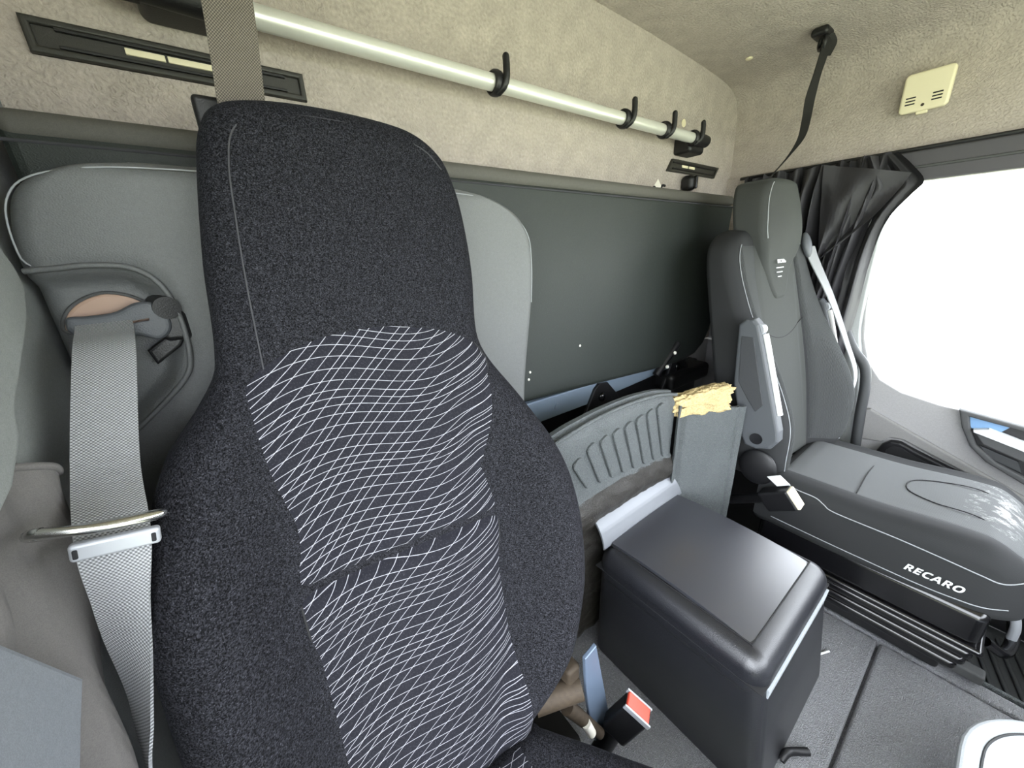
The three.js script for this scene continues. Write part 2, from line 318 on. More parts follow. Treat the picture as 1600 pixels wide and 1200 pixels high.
// upholstered body standing in the xy plane: left(y)/right(y) outline, front(x, y) and back(x, y) depths, edges rolled over
function upholstery({ yb, yt, left, right, front, back, r = 0.04, rb = 0.02, nx = 60, ny = 70, nb = 14 }) {
  const e = (d, q) => d < q ? q - Math.sqrt(Math.max(0, q * q - (q - d) ** 2)) : 0, rings = [];
  for (let j = 0; j <= ny; j++) {
    const y = lerp(yb, yt, 0.5 - 0.5 * Math.cos(Math.PI * j / ny)), L = left(y), R = right(y), ev = Math.min(y - yb, yt - y), ring = [];
    const at = (x, isFront) => {
      const eu = Math.min(x - L, R - x), q = isFront ? r : rb, drop = Math.min(q, Math.hypot(e(eu, q), e(ev, q)));
      const f = front(x, y), b = back(x, y), m = (f * rb + b * r) / (r + rb);
      return V(x, y, isFront ? Math.max(f - drop, m) : Math.min(b + drop, m));
    };
    for (let i = 0; i <= nx; i++) ring.push(at((L + R) / 2 + (R - L) / 2 * Math.sin(Math.PI / 2 * (2 * i / nx - 1)), true));
    for (let i = nb; i >= 0; i--) ring.push(at((L + R) / 2 + (R - L) / 2 * Math.sin(Math.PI / 2 * (2 * i / nb - 1)), false));
    rings.push(ring);
  }
  return loft(rings);
}
const layDown = (g) => { const m = new THREE.Matrix4().set(1, 0, 0, 0, 0, 0, 1, 0, 0, -1, 0, 0, 0, 0, 0, 1); return g.applyMatrix4(m); };  // (x, y, z) -> (x, z, -y): a standing cushion laid on its back

// ================= BUNK =================
{
  const b = thing('folding_bunk', 'dark grey-green folded-up bunk board across the rear wall', 'bunk');
  const out = [[-0.17, 0.74], [0.5, 0.70], [1.2, 0.655], [1.42, 0.65], [1.5, 0.662], [1.56, 0.695], [1.60, 0.75], [1.62, 0.85], [1.66, 1.2], [1.66, 1.232], [-0.17, 1.246]];
  mesh('bunk_board', ext(out, 0.09, 0.014).translate(0, 0, -0.83), M.bunk, b);
  const trim = mesh('top_trim', rbox(1.83, 0.034, 0.085, 0.014, 0.745, 1.249, -0.782), M.bunkTrim, b);
  mesh('piping', rod([-0.17, 1.231, -0.741], [1.655, 1.227, -0.741], 0.0022, 0.0022, 8), M.threadDark, trim);
  for (const [x, y] of [[0.60, 0.76], [0.80, 0.82], [0.605, 0.78]]) mesh('rivet', new THREE.SphereGeometry(0.0035, 10, 8).translate(x, y, -0.74), M.paper, b);
  const rail = mesh('lower_rail', ext([[0.3, 0.60], [0.88, 0.60], [1.20, 0.612], [1.44, 0.628], [1.46, 0.66], [0.9, 0.668], [0.3, 0.682]], 0.03, 0.004).translate(0, 0, -0.80), M.railPaint, b);
  mesh('plug', new THREE.CylinderGeometry(0.011, 0.011, 0.004, 20).rotateX(Math.PI / 2).translate(0.735, 0.632, -0.769), M.railPaint, rail);
  for (const [x, y] of [[0.93, 0.615], [1.40, 0.625]]) {
    const h = mesh('hinge_plate', ext([[x - 0.10, y - 0.09], [x + 0.14, y - 0.09], [x + 0.09, y - 0.01], [x + 0.035, y + 0.045], [x - 0.01, y + 0.05], [x - 0.03, y + 0.035]], 0.012, 0.003).translate(0, 0, -0.772), M.black, b);
    mesh('bolt', new THREE.SphereGeometry(0.016, 16, 10).scale(1, 1, 0.6).translate(x + 0.005, y + 0.0, -0.758), M.gloss, h);
  }
  const link = mesh('link_arm', rod([1.24, 0.625, -0.752], [1.345, 0.735, -0.735], 0.014, 0.014, 10), M.black, b);
  for (const k of [0.3, 0.72]) mesh('rivet', new THREE.SphereGeometry(0.007, 10, 8).translate(lerp(1.24, 1.345, k) - 0.002, lerp(0.625, 0.735, k), -0.726), M.paper, link);
}
const locker = tag(mesh('bunk_locker', merge([rbox(1.5, 0.60, 0.05, 0.012, 0.95, 0.29, -0.845), rbox(0.30, 0.07, 0.10, 0.02, 1.48, 0.57, -0.78)]), M.black), 'black locker front under the bunk rail', 'locker');

// ================= REAR WALL FITTINGS =================
{
  const g = thing('hanging_rod', 'long satin aluminium clothes rod along the rear wall', 'rod');
  mesh('tube', rod([0.02, 1.448, -0.812], [1.50, 1.448, -0.812], 0.0165, 0.0165, 32), M.alu, g);
  for (const s of [[1.475, 1], [0.045, -1]]) {
    const [x, k] = s;
    const cap = mesh('end_bracket', merge([rod([x - 0.03 * k, 1.448, -0.812], [x + 0.05 * k, 1.448, -0.812], 0.022, 0.019, 24), rbox(0.10, k > 0 ? 0.055 : 0.036, 0.07, 0.012, x + 0.005 * k, k > 0 ? 1.435 : 1.45, -0.85)]), M.black, g);
    if (k < 0) mesh('bracket_arm', rbox(0.10, 0.03, 0.03, 0.012, 0.01, 1.45, -0.83), M.black, g);
  }
  const hookAt = (x, label) => {
    const h = thing('coat_hook', label, 'hook', [x, 1.448, -0.812], 'black hooks on the clothes rod');
    mesh('ring', new THREE.TorusGeometry(0.020, 0.0055, 10, 28).scale(1, 1, 2.2).rotateY(Math.PI / 2), M.black, h);
    mesh('prong', tube([[0.002, -0.020, 0.006], [0.008, -0.010, 0.022], [0.012, 0.006, 0.027], [0.013, 0.028, 0.027], [0.013, 0.042, 0.026]], 0.008, 24, 10), M.black, h);
    mesh('prong_tip', new THREE.SphereGeometry(0.008, 12, 8).translate(0.013, 0.042, 0.026), M.black, h);
  };
  hookAt(0.585, 'black coat hook furthest left on the rod, standing alone mid-rod');
  hookAt(1.045, 'second black coat hook from the left on the rod');
  hookAt(1.255, 'third black coat hook from the left on the rod');
  hookAt(1.435, 'black coat hook beside the right end bracket of the rod');
}
function vent(name, label, x0, x1, y0, y1, slots, skew) {
  const v = thing(name, label, 'vent');
  const o = [[x0 - skew * 0.0, y0], [x1 - skew, y0], [x1, y1], [x0 + skew, y1]];
  const i = 0.009, hole = [[x0 + i + skew * 0.4, y0 + i], [x1 - i - skew * 0.8, y0 + i], [x1 - i - skew * 0.4, y1 - i], [x0 + i + skew * 0.8, y1 - i]];
  mesh('frame', ext(o, 0.016, 0.003, [hole]).translate(0, 0, -0.886), M.vent, v);
  mesh('backplate', ext(o.map(([x, y]) => [x * 0.98 + (x0 + x1) * 0.01, y]), 0.006, 0.001).translate(0, 0, -0.8815), M.vent, v);
  for (const [a, b] of slots) mesh('light_slat', rbox(b - a, (y1 - y0) * 0.2, 0.004, 0.001, (a + b) / 2, (y0 + y1) / 2 + 0.002, -0.8745), M.cream, v);
  for (const k of [-1, 1]) mesh('louvre', rbox((x1 - x0) * 0.82, 0.004, 0.008, 0.001, (x0 + x1) / 2, (y0 + y1) / 2 + k * (y1 - y0) * 0.24, -0.8735), M.black, v);
}
vent('air_vent', 'long black slotted vent panel behind the driver headrest', -0.138, 0.198, 1.366, 1.408, [[-0.04, 0.005], [0.008, 0.07]], 0.0);
vent('air_vent', 'small black slotted vent panel below the right end of the rod', 1.39, 1.77, 1.354, 1.396, [[1.49, 1.53], [1.54, 1.58]], 0.03);
{
  const k = thing('bunk_latch', 'small black latch knob above the bunk, right of the sticker', 'latch');
  mesh('knob', rbox(0.045, 0.055, 0.05, 0.018, 1.515, 1.318, -0.855), M.black, k);
  mesh('pull_tab', rbox(0.012, 0.045, 0.016, 0.005, 1.515, 1.318, -0.828), M.gloss, k);
}
{
  const s = thing('sticker', 'white warning sticker on the rear wall above the bunk', 'sticker');
  mesh('sheet', ext([[1.29, 1.265], [1.345, 1.325], [1.41, 1.265]], 0.0012, 0).translate(0, 0, -0.8795), M.paper, s);
  mesh('pictogram', new THREE.TorusGeometry(0.012, 0.0022, 6, 20).scale(1, 1, 0.3).translate(1.325, 1.287, -0.878), M.seam, s);
  mesh('arrow_mark', tube([[1.365, 1.29, -0.878], [1.375, 1.305, -0.878], [1.392, 1.305, -0.878]], 0.004, 10, 6), M.seam, s);
}
tag(mesh('cover_button', new THREE.CylinderGeometry(0.013, 0.013, 0.002, 24).rotateX(Math.PI / 2).translate(1.48, 1.517, -0.879), M.cream), 'small round cream cover button above the last coat hook', 'button');
tag(mesh('trim_button', new THREE.SphereGeometry(0.012, 20, 10).scale(1, 0.35, 1).translate(1.643, 1.7, -0.752), M.cream), 'small round cream trim button on the ceiling near the rear wall', 'button');

// ================= CEILING HOOK, STRAP, SENSOR =================
{
  const h = thing('ceiling_hook', 'black plastic hook screwed to the ceiling holding a strap', 'hook');
  mesh('base', rbox(0.06, 0.022, 0.045, 0.009, 1.645, 1.690, -0.545), M.black, h);
  mesh('loop', new THREE.TorusGeometry(0.017, 0.006, 10, 24).rotateY(0.7).translate(1.645, 1.665, -0.54), M.black, h);
  const s = thing('hanging_strap', 'narrow black strap hanging from the ceiling hook beside the sensor', 'strap');
  mesh('webbing', strip([[[1.650, 1.678, -0.528], [0.030, 0, 0.012]], [[1.645, 1.64, -0.53], [0.030, 0, 0.012]], [[1.635, 1.58, -0.535], [0.03, 0, 0.01]], [[1.63, 1.52, -0.54], [0.020, 0, 0.02]], [[1.63, 1.46, -0.54], [0.004, 0, 0.024]], [[1.63, 1.41, -0.545], [0.003, 0.002, 0.02]], [[1.61, 1.36, -0.565], [0.003, 0.006, 0.010]], [[1.58, 1.30, -0.60], [0.002, 0.004, 0.006]], [[1.54, 1.24, -0.63], [0.002, 0.004, 0.006]]], 0.0012, 80), M.strapBlack, s, true);
  mesh('strap_loop', strip([[[1.65, 1.685, -0.525], [0.02, 0, 0.014]], [[1.668, 1.665, -0.52], [0.02, 0, 0.014]], [[1.655, 1.63, -0.526], [0.02, 0, 0.014]]], 0.0015, 20), M.strapBlack, s, true);
}
{
  const s = thing('roof_sensor', 'square cream sensor box on the header above the passenger window', 'sensor', [1.884, 1.513, -0.31]);
  s.rotation.z = 0.10;
  const w = 0.108;
  mesh('housing', facingX(ext(roundRect(-w / 2, -w / 2 + 0.002, w / 2, w / 2, 0.012), 0.026, 0.006), -0.026), M.cream, s);
  for (const z of [-0.03, 0.028]) for (let k = 0; k < 3; k++) mesh('slot', rbox(0.003, 0.0035, 0.022, 0.001, -0.0265, -0.028 + k * 0.0085, z), M.seam, s);
  mesh('led', new THREE.CylinderGeometry(0.004, 0.004, 0.003, 16).rotateZ(Math.PI / 2).translate(-0.0265, -0.036, 0), M.rust, s);
  mesh('release_tab', rbox(0.014, 0.01, 0.026, 0.003, -0.012, -0.055, 0.0), M.cream, s);
}

// ================= BED PAD AND BELT POST =================
const recessPoly = [[-0.30, 1.085], [-0.165, 1.085], [-0.121, 1.088], [-0.088, 1.085], [-0.068, 1.066], [-0.06, 1.03], [-0.062, 0.975], [-0.076, 0.941], [-0.127, 0.894], [-0.18, 0.855], [-0.30, 0.80]];
function sdf(poly, x, y) {                                       // negative inside
  let d = 1e9, inside = false;
  for (let i = 0, j = poly.length - 1; i < poly.length; j = i++) {
    const [x1, y1] = poly[j], [x2, y2] = poly[i], dx = x2 - x1, dy = y2 - y1, t = clamp(((x - x1) * dx + (y - y1) * dy) / (dx * dx + dy * dy), 0, 1);
    d = Math.min(d, Math.hypot(x - x1 - dx * t, y - y1 - dy * t));
    if ((y1 > y) !== (y2 > y) && x < (dx * (y - y1)) / dy + x1) inside = !inside;
  }
  return inside ? -d : d;
}
{
  const p = thing('bolster_panel', 'grey vinyl padded panel behind the driver seat with belt recess', 'panel');
  const left = table([[0.3, -0.178], [1.08, -0.176], [1.14, -0.168], [1.175, -0.15], [1.195, -0.11], [1.203, -0.06]]);
  const right = table([[0.3, 0.50], [0.78, 0.523], [1.0, 0.552], [1.08, 0.553], [1.13, 0.54], [1.165, 0.505], [1.19, 0.44], [1.203, 0.36]]);
  const F = (x, y) => -0.652 - 0.022 * smooth(-sdf(recessPoly, x, y), 0.0, 0.02) + 0.004 * smooth(sdf(recessPoly, x, y), 0, 0.02);
  const body = mesh('padding', upholstery({ yb: 0.3, yt: 1.204, left, right, front: F, back: () => -0.72, r: 0.022, rb: 0.01, nx: 170, ny: 170 }), M.pad, p);
  mesh('recess_rim', tube([[-0.172, 1.086, -0.652], [-0.145, 1.088, -0.648], [-0.121, 1.090, -0.646], [-0.088, 1.086, -0.646], [-0.067, 1.067, -0.646], [-0.058, 1.03, -0.646], [-0.060, 0.975, -0.646], [-0.074, 0.941, -0.646], [-0.127, 0.893, -0.648], [-0.17, 0.862, -0.65]], 0.0032, 90, 8), M.pad, p);
  const pipe = [[-0.164, 1.09], [-0.170, 1.10], [-0.168, 1.135], [-0.160, 1.16], [-0.143, 1.178], [-0.11, 1.189], [-0.05, 1.195], [0.1, 1.196], [0.36, 1.192], [0.43, 1.184], [0.50, 1.158], [0.538, 1.12], [0.546, 1.06], [0.543, 0.98]].map(([x, y]) => [x, y, -0.6545]);
  mesh('piping', tube(pipe.map(([x, y, z]) => [x, y, F(x, y) - 0.0045 + 0.004 * smooth(x, -0.13, -0.05) * smooth(0.45 - x, 0, 0.1)]), 0.0009, 160, 8), M.thread, p);
  const dome = [[-0.166, 1.018], [-0.160, 1.036], [-0.145, 1.05], [-0.122, 1.058], [-0.10, 1.052], [-0.084, 1.038], [-0.078, 1.024], [-0.10, 1.014], [-0.13, 1.008]];
  const m = mesh('half_moon_cover', ext(dome, 0.012, 0.005, [], true).translate(0, 0, -0.680), M.moonReflection, p);
  mesh('cover_edge', new THREE.TubeGeometry(new THREE.CatmullRomCurve3(dome.map(([x, y]) => V(x, y, -0.671)), true), 80, 0.0022, 8, true), M.doorDark, m);
}
{
  const g = thing('belt_guide', 'worn grey shoulder belt guide in the recess behind the driver seat', 'belt guide');
  const o = [[-0.158, 1.022], [-0.154, 1.034], [-0.138, 1.034], [-0.115, 1.036], [-0.094, 1.045], [-0.078, 1.043], [-0.068, 1.026], [-0.07, 1.008], [-0.084, 0.998], [-0.105, 1.006], [-0.14, 1.006], [-0.152, 1.010]];
  const slot = [[-0.150, 1.021], [-0.143, 1.025], [-0.095, 1.030], [-0.083, 1.030], [-0.083, 1.019], [-0.10, 1.016], [-0.145, 1.012]];
  mesh('loop', ext(o, 0.012, 0.005, [slot], true).translate(0, 0, -0.652), M.armPlastic, g);
  mesh('anchor_bolt', merge([rod([-0.08, 1.04, -0.69], [-0.066, 1.036, -0.64], 0.014), rbox(0.03, 0.04, 0.02, 0.008, -0.066, 1.012, -0.655)]), M.black, g);
  mesh('lower_cover', ext([[-0.10, 0.985], [-0.07, 1.005], [-0.058, 1.02], [-0.056, 1.0], [-0.066, 0.985], [-0.095, 0.965]], 0.016, 0.004).translate(0, 0, -0.664), M.black, g);
}
{
  const b = thing('seat_belt', 'light grey driver seat belt hanging from the shoulder guide', 'seat belt');
  mesh('webbing', strip([[[-0.126, 1.026, -0.645], [0.048, 0.002, 0]], [[-0.124, 1.018, -0.625], [0.048, -0.002, 0]], [[-0.122, 0.995, -0.575], [0.048, -0.004, 0]], [[-0.134, 0.906, -0.50], [0.046, -0.010, 0.0]], [[-0.128, 0.863, -0.42], [0.045, -0.010, 0.0]], [[-0.136, 0.81, -0.405], [0.036, -0.008, 0.012]], [[-0.143, 0.765, -0.398], [0.029, -0.016, 0.025]], [[-0.151, 0.706, -0.39], [0.017, -0.014, 0.034]], [[-0.161, 0.643, -0.38], [0.009, -0.010, 0.040]], [[-0.168, 0.5, -0.36], [0.004, 0, 0.044]], [[-0.17, 0.12, -0.33], [0.004, 0, 0.044]]], 0.0012, 110), M.belt, b, true);
  const t = mesh('latch_tongue', tube([[-0.152, 0.902, -0.388], [-0.125, 0.895, -0.384], [-0.095, 0.889, -0.386], [-0.088, 0.886, -0.392], [-0.098, 0.884, -0.398], [-0.125, 0.888, -0.399], [-0.156, 0.897, -0.396], [-0.156, 0.902, -0.39], [-0.150, 0.902, -0.388]], 0.0042, 70, 10), M.chrome, b);
  const stop = mesh('tongue_block', rbox(0.053, 0.0155, 0.008, 0.003), M.silver, b);
  stop.position.set(-0.1215, 0.868, -0.4); stop.rotation.z = -0.17;
  mesh('block_frame', merge([rbox(0.003, 0.008, 0.009, 0.001, -0.0225, 0, 0.001), rbox(0.003, 0.008, 0.009, 0.001, 0.0225, 0, 0.001)]), M.seam, stop);
}
// bunk strap hanging in front of the rear wall
{
  const s = thing('bunk_strap', 'brown-grey ribbed webbing strap running down behind the driver headrest', 'strap');
  mesh('webbing', strip([[[0.088, 1.722, -0.60], [0.050, 0.002, 0]], [[0.082, 1.5, -0.605], [0.050, 0.004, 0]], [[0.074, 1.36, -0.61], [0.050, 0.008, 0]], [[0.066, 1.27, -0.62], [0.050, 0.008, 0]], [[0.062, 1.21, -0.64], [0.05, 0.006, 0]]], 0.0016, 40), M.strap, s, true);
  mesh('strap_buckle', rbox(0.09, 0.05, 0.02, 0.006, 0.062, 1.255, -0.655), M.black, s);
}
// pillar trim on the left edge
{
  const o = [[-0.30, 1.45], [-0.50, 1.45], [-0.57, 1.2], [-0.586, 1.117], [-0.602, 1.091], [-0.605, 1.069], [-0.578, 1.04], [-0.53, 1.01], [-0.488, 0.984], [-0.474, 0.975], [-0.462, 0.955], [-0.42, 0.93], [-0.30, 0.90]];
  const g = facingX(ext(o, 0.024, 0.006), -0.186);
  tag(mesh('pillar_cover', g, M.pillar), 'pale grey plastic pillar cover at the left edge', 'pillar cover');
  const o2 = [[-0.20, 0.93], [-0.318, 0.877], [-0.367, 0.783], [-0.336, 0.765], [-0.312, 0.75], [-0.30, 0.4], [-0.29, 0.0], [-0.15, 0.0]];
  tag(mesh('sill_cover', facingX(ext(o2, 0.02, 0.006), -0.178), M.sill), 'pale blue-grey plastic cover at the bottom left, below the curtain', 'trim cover');
}
{
  const cur = thing('driver_curtain', 'crumpled grey curtain bunched at the left edge beside the belt', 'curtain');
  const fn = (s, t) => {
    const y = lerp(lerp(0.975, 0.905, s), lerp(0.76, 0.56, s), t), z = lerp(lerp(-0.36, -0.50, s), lerp(-0.24, -0.345, s), t);
    const fold = 0.005 * Math.sin(s * 8 + t * 2) + 0.0035 * Math.sin(s * 15 - t * 6 + 1) + 0.012 * noise.noise(s * 3, t * 3, 2);
    return V(-0.170 + fold, y + 0.01 * Math.sin(s * 3.1), z);
  };
  mesh('cloth', slab(fn, V(-0.006, 0, 0), 60, 40), M.curtainGrey, cur);
  mesh('hem', new THREE.TubeGeometry(new THREE.CatmullRomCurve3(Array.from({ length: 30 }, (_, k) => fn(k / 29, 0))), 60, 0.0035, 8), M.curtainGrey, cur);
}

// ================= DRIVER SEAT =================
{
  const seat = thing('truck_seat', 'large black velour driver seat with white wave-pattern centre', 'seat');
  const left = table([[0.30, 0.02], [0.36, -0.06], [0.42, -0.105], [0.55, -0.132], [0.73, -0.135], [0.83, -0.118], [0.88, -0.10], [0.93, -0.058], [0.97, -0.033], [1.09, -0.015], [1.2, 0.006], [1.235, 0.018], [1.256, 0.036], [1.268, 0.075]]);
  const right = table([[0.30, 0.22], [0.36, 0.26], [0.42, 0.30], [0.465, 0.335], [0.53, 0.372], [0.577, 0.389], [0.674, 0.400], [0.776, 0.384], [0.863, 0.350], [0.93, 0.317], [0.97, 0.311], [1.06, 0.325], [1.149, 0.328], [1.2, 0.321], [1.23, 0.307], [1.255, 0.27], [1.266, 0.22], [1.268, 0.19]]);
  const zp = (y) => -0.32 - 0.2697 * (y - 0.33);
  const crease = (x, y) => { const yc = 0.712 - 0.1 * Math.max(0, x - 0.02) ** 1.2; return -0.009 * Math.exp(-(((y - yc) / 0.007) ** 2)) - 0.006 * smooth(y, yc, yc + 0.09) * smooth(0.9 - y, 0, 0.2) + 0.006 * Math.exp(-(((y - yc + 0.03) / 0.03) ** 2)); };
  const F = (x, y) => {
    const L = left(y), R = right(y), q = Math.abs(x - (L + R) / 2) / ((R - L) / 2), w = 0.068 * smooth(0.99 - y, 0.02, 0.26) * smooth(y, 0.28, 0.48);
    return zp(y) + w * smooth(q, 0.5, 0.86) + 0.012 * (1 - q * q) * smooth(y, 0.97, 1.1);
  };
  mesh('backrest', upholstery({ yb: 0.30, yt: 1.269, left, right, front: F, back: (x, y) => zp(y) - 0.09, r: 0.035, rb: 0.03, nx: 110, ny: 130 }), M.velour, seat);
  const pl = table([[0.28, -0.027], [0.6, -0.017], [0.97, -0.016]]), pr = table([[0.28, 0.236], [0.6, 0.252], [0.73, 0.273], [0.95, 0.306]]);
  const top = table([[0, 0.945], [0.03, 0.962], [0.1, 0.98], [0.29, 1.0], [0.5, 1.004], [0.64, 0.998], [0.82, 0.983], [0.93, 0.962], [1, 0.93]]);
  const hm = 0.74, wm = 0.34;
  const panel = (s, t) => {
    const y = lerp(0.31, top(s), t), x = lerp(pl(y), pr(y), s), e = Math.min(s, 1 - s) * 0.29, et = (1 - t) * 0.66;
    const puff = 0.008 * Math.sqrt(clamp(Math.min(e, et) / 0.02, 0, 1)) - 0.004;
    return V(x, y, F(x, y) + crease(x, y) + puff);
  };
  mesh('centre_panel', grid(90, 190, panel, (s, t, p) => [(p.x + 0.03) / wm, (p.y - 0.28) / hm]), mat({ specularIntensity: 0.2, color: C('#ffffff'), roughness: 1, map: linePattern(wm, hm), sheen: 0.08, sheenColor: C('#8a8f9c'), sheenRoughness: 0.6 }), seat, true).userData.label = 'dark centre panel woven with thin white wavy lines';
  const edge = (f, n = 60) => new THREE.TubeGeometry(new THREE.CatmullRomCurve3(Array.from({ length: n }, (_, k) => f(k / (n - 1)))), 140, 0.0014, 6);
  mesh('panel_seam', merge([edge((t) => panel(0, t)), edge((t) => panel(1, t)), edge((s) => panel(s, 1))]), M.seam, seat);
  // topstitching round the head section
  const st = (k) => { // runs up the left side and across the top
    const y = k < 0.55 ? lerp(0.97, 1.215, k / 0.55) : null;
    const pts = [[0.012, 0.97], [0.018, 1.06], [0.026, 1.14], [0.033, 1.19], [0.044, 1.222], [0.066, 1.241], [0.10, 1.247], [0.16, 1.248], [0.22, 1.243], [0.27, 1.228], [0.293, 1.205]];
    return pts;
  };
  mesh('topstitch', new THREE.TubeGeometry(new THREE.CatmullRomCurve3(st().map(([x, y]) => V(x, y, F(x, y) + 0.0002 - (y > 1.235 ? 0.004 : 0)))), 120, 0.0009, 6), M.threadDark, seat);
  // cushion, laid on its back: outline along -z
  const cl = table([[-0.25, -0.10], [0.1, -0.10], [0.25, -0.09], [0.30, -0.06]]), cr = table([[-0.25, 0.38], [0.08, 0.385], [0.13, 0.37], [0.19, 0.335], [0.25, 0.30], [0.31, 0.26]]);
  const cF = (x, y) => { const q = Math.abs(x - 0.14) / 0.25; return 0.345 + 0.02 * smooth(q, 0.5, 0.9) - 0.02 * smooth(-y, 0.1, 0.25); };
  mesh('seat_cushion', layDown(upholstery({ yb: -0.25, yt: 0.33, left: cl, right: cr, front: cF, back: () => 0.2, r: 0.05, rb: 0.03, nx: 70, ny: 60 })), M.velour, seat);
  mesh('cushion_panel', grid(50, 60, (s, t) => { const z = lerp(0.22, -0.30, t), x = lerp(0.0, lerp(0.24, 0.205, t), s), e = Math.min(s, 1 - s, 1 - t, t); return V(x, cF(x, -z) - 0.003 + 0.007 * Math.sqrt(clamp(e / 0.07, 0, 1)), z); }, (s, t) => [s * 0.75, t * 0.8]), mat({ specularIntensity: 0.2, color: C('#ffffff'), roughness: 1, map: linePattern(0.3, 0.6), sheen: 0.08, sheenColor: C('#8a8f9c'), sheenRoughness: 0.6 }), seat, true);
  mesh('seat_frame', rbox(0.40, 0.16, 0.5, 0.02, 0.13, 0.12, -0.08), M.black, seat);
  mesh('side_bar', ext([[0.345, 0.42], [0.374, 0.428], [0.395, 0.33], [0.42, 0.21], [0.47, 0.08], [0.42, 0.04], [0.372, 0.19], [0.352, 0.33]], 0.008, 0.002).translate(0, 0, -0.30), M.steelBlue, seat).userData.label = 'blue-grey painted metal bar';
  const mech = mesh('recliner', merge([rod([0.27, 0.33, -0.34], [0.345, 0.34, -0.30], 0.024, 0.02), rod([0.32, 0.30, -0.31], [0.375, 0.21, -0.275], 0.014, 0.010), rbox(0.03, 0.06, 0.03, 0.008, 0.335, 0.36, -0.32), new THREE.SphereGeometry(0.02, 14, 10).translate(0.30, 0.335, -0.325)]), M.rust, seat);
  mesh('recliner_pin', rod([0.345, 0.26, -0.285], [0.352, 0.235, -0.277], 0.009), M.paper, mech);
}
{
  const b = thing('belt_buckle', 'black belt buckle with a red button beside the driver seat', 'belt buckle', [0.432, 0.255, -0.243]);
  b.rotation.set(0.50, 0.35, -0.35);
  mesh('housing', rbox(0.036, 0.085, 0.05, 0.007, 0, -0.03, 0), M.black, b);
  mesh('release_button', rbox(0.03, 0.008, 0.046, 0.003, 0, 0.0135, 0.0), M.red, b);
  mesh('button_frame', merge([rbox(0.004, 0.01, 0.052, 0.001, -0.0165, 0.0125, 0), rbox(0.004, 0.01, 0.052, 0.001, 0.0165, 0.0125, 0)]), M.silver, b);
  mesh('stalk', rod([0.0, -0.07, 0], [0.01, -0.24, 0.03], 0.017, 0.019, 16), M.black, b);
}

// ================= COOL BOX =================
{
  const c = thing('cool_box', 'black plastic cool box with recessed lid between the seats', 'cool box');
  const ringAt = (y, x0, x1, z0, z1) => roundRect(x0, z0, x1, z1, 0.03, 6).reverse().map(([x, z]) => V(x, y, z));
  mesh('body', toCreasedNormals(loft([ringAt(0.0, 0.618, 1.034, -0.495, -0.068), ringAt(0.006, 0.616, 1.036, -0.495, -0.066), ringAt(0.16, 0.617, 1.018, -0.494, -0.084), ringAt(0.296, 0.618, 1.003, -0.493, -0.101)]), 0.5), M.cooler, c);
  const rim = mesh('lid_rim', rbox(0.392, 0.11, 0.396, 0.040, 0.81, 0.297, -0.2975, 8), M.cooler, c);
  mesh('seam_line', rbox(0.3925, 0.0024, 0.3965, 0.001, 0.81, 0.2945, -0.2975), M.seam, rim);
  const lid = mesh('lid', slab((s, t) => V(0.812 + 0.159 * (2 * s - 1), 0.3515 + 0.007 * t + 0.008 * (1 - (2 * t - 1) ** 2) + 0.003 * (1 - (2 * s - 1) ** 2), -0.31 + 0.168 * (1 - 2 * t)), V(0, -0.008, 0), 24, 24), M.lid, c);
  mesh('lid_gap', merge([rbox(0.326, 0.004, 0.003, 0.001, 0.812, 0.3518, -0.1405), rbox(0.003, 0.004, 0.34, 0.001, 0.9725, 0.3518, -0.31), rbox(0.003, 0.004, 0.34, 0.001, 0.6515, 0.3518, -0.31)]), M.seam, c);
  mesh('hinge_strip', rbox(0.31, 0.006, 0.008, 0.002, 0.812, 0.354, -0.474), M.whitePlastic, c);
  const strip_ = mesh('front_strip', ext([[0.64, 0.266], [0.975, 0.266], [0.995, 0.286], [0.64, 0.286]], 0.006, 0.001).rotateX(0.0).translate(0, 0, -0.1015), M.strip, c);
  mesh('bracket', ext([[1.0, 0.10], [1.03, 0.115], [1.035, 0.14], [1.0, 0.155]], 0.003, 0.0005).translate(0, 0, -0.14), M.metalPaint, c);
}
{
  const f = thing('trim_flap', 'curved silver-grey plastic trim strip tilted up behind the cool box', 'trim strip');
  const fn = (s, t) => { const a = t * 1.15; return V(lerp(0.625, 0.995 - 0.03 * t, s), 0.352 + 0.09 * Math.sin(a) , -0.478 - 0.075 * (1 - Math.cos(a)) - 0.012 * t); };
  mesh('panel', slab(fn, V(0, -0.004, -0.004), 10, 24), M.flap, f);
  mesh('edge_bead', rod([0.62, 0.434, -0.536], [0.966, 0.434, -0.536], 0.004, 0.004, 10), M.rubber, f);
  mesh('mounting_tab', ext([[0.775, 0.425], [0.815, 0.425], [0.813, 0.455], [0.783, 0.452]], 0.003, 0.0005, [roundRect(0.79, 0.438, 0.798, 0.446, 0.003)]).translate(0, 0, -0.538), M.metalPaint, f);
}

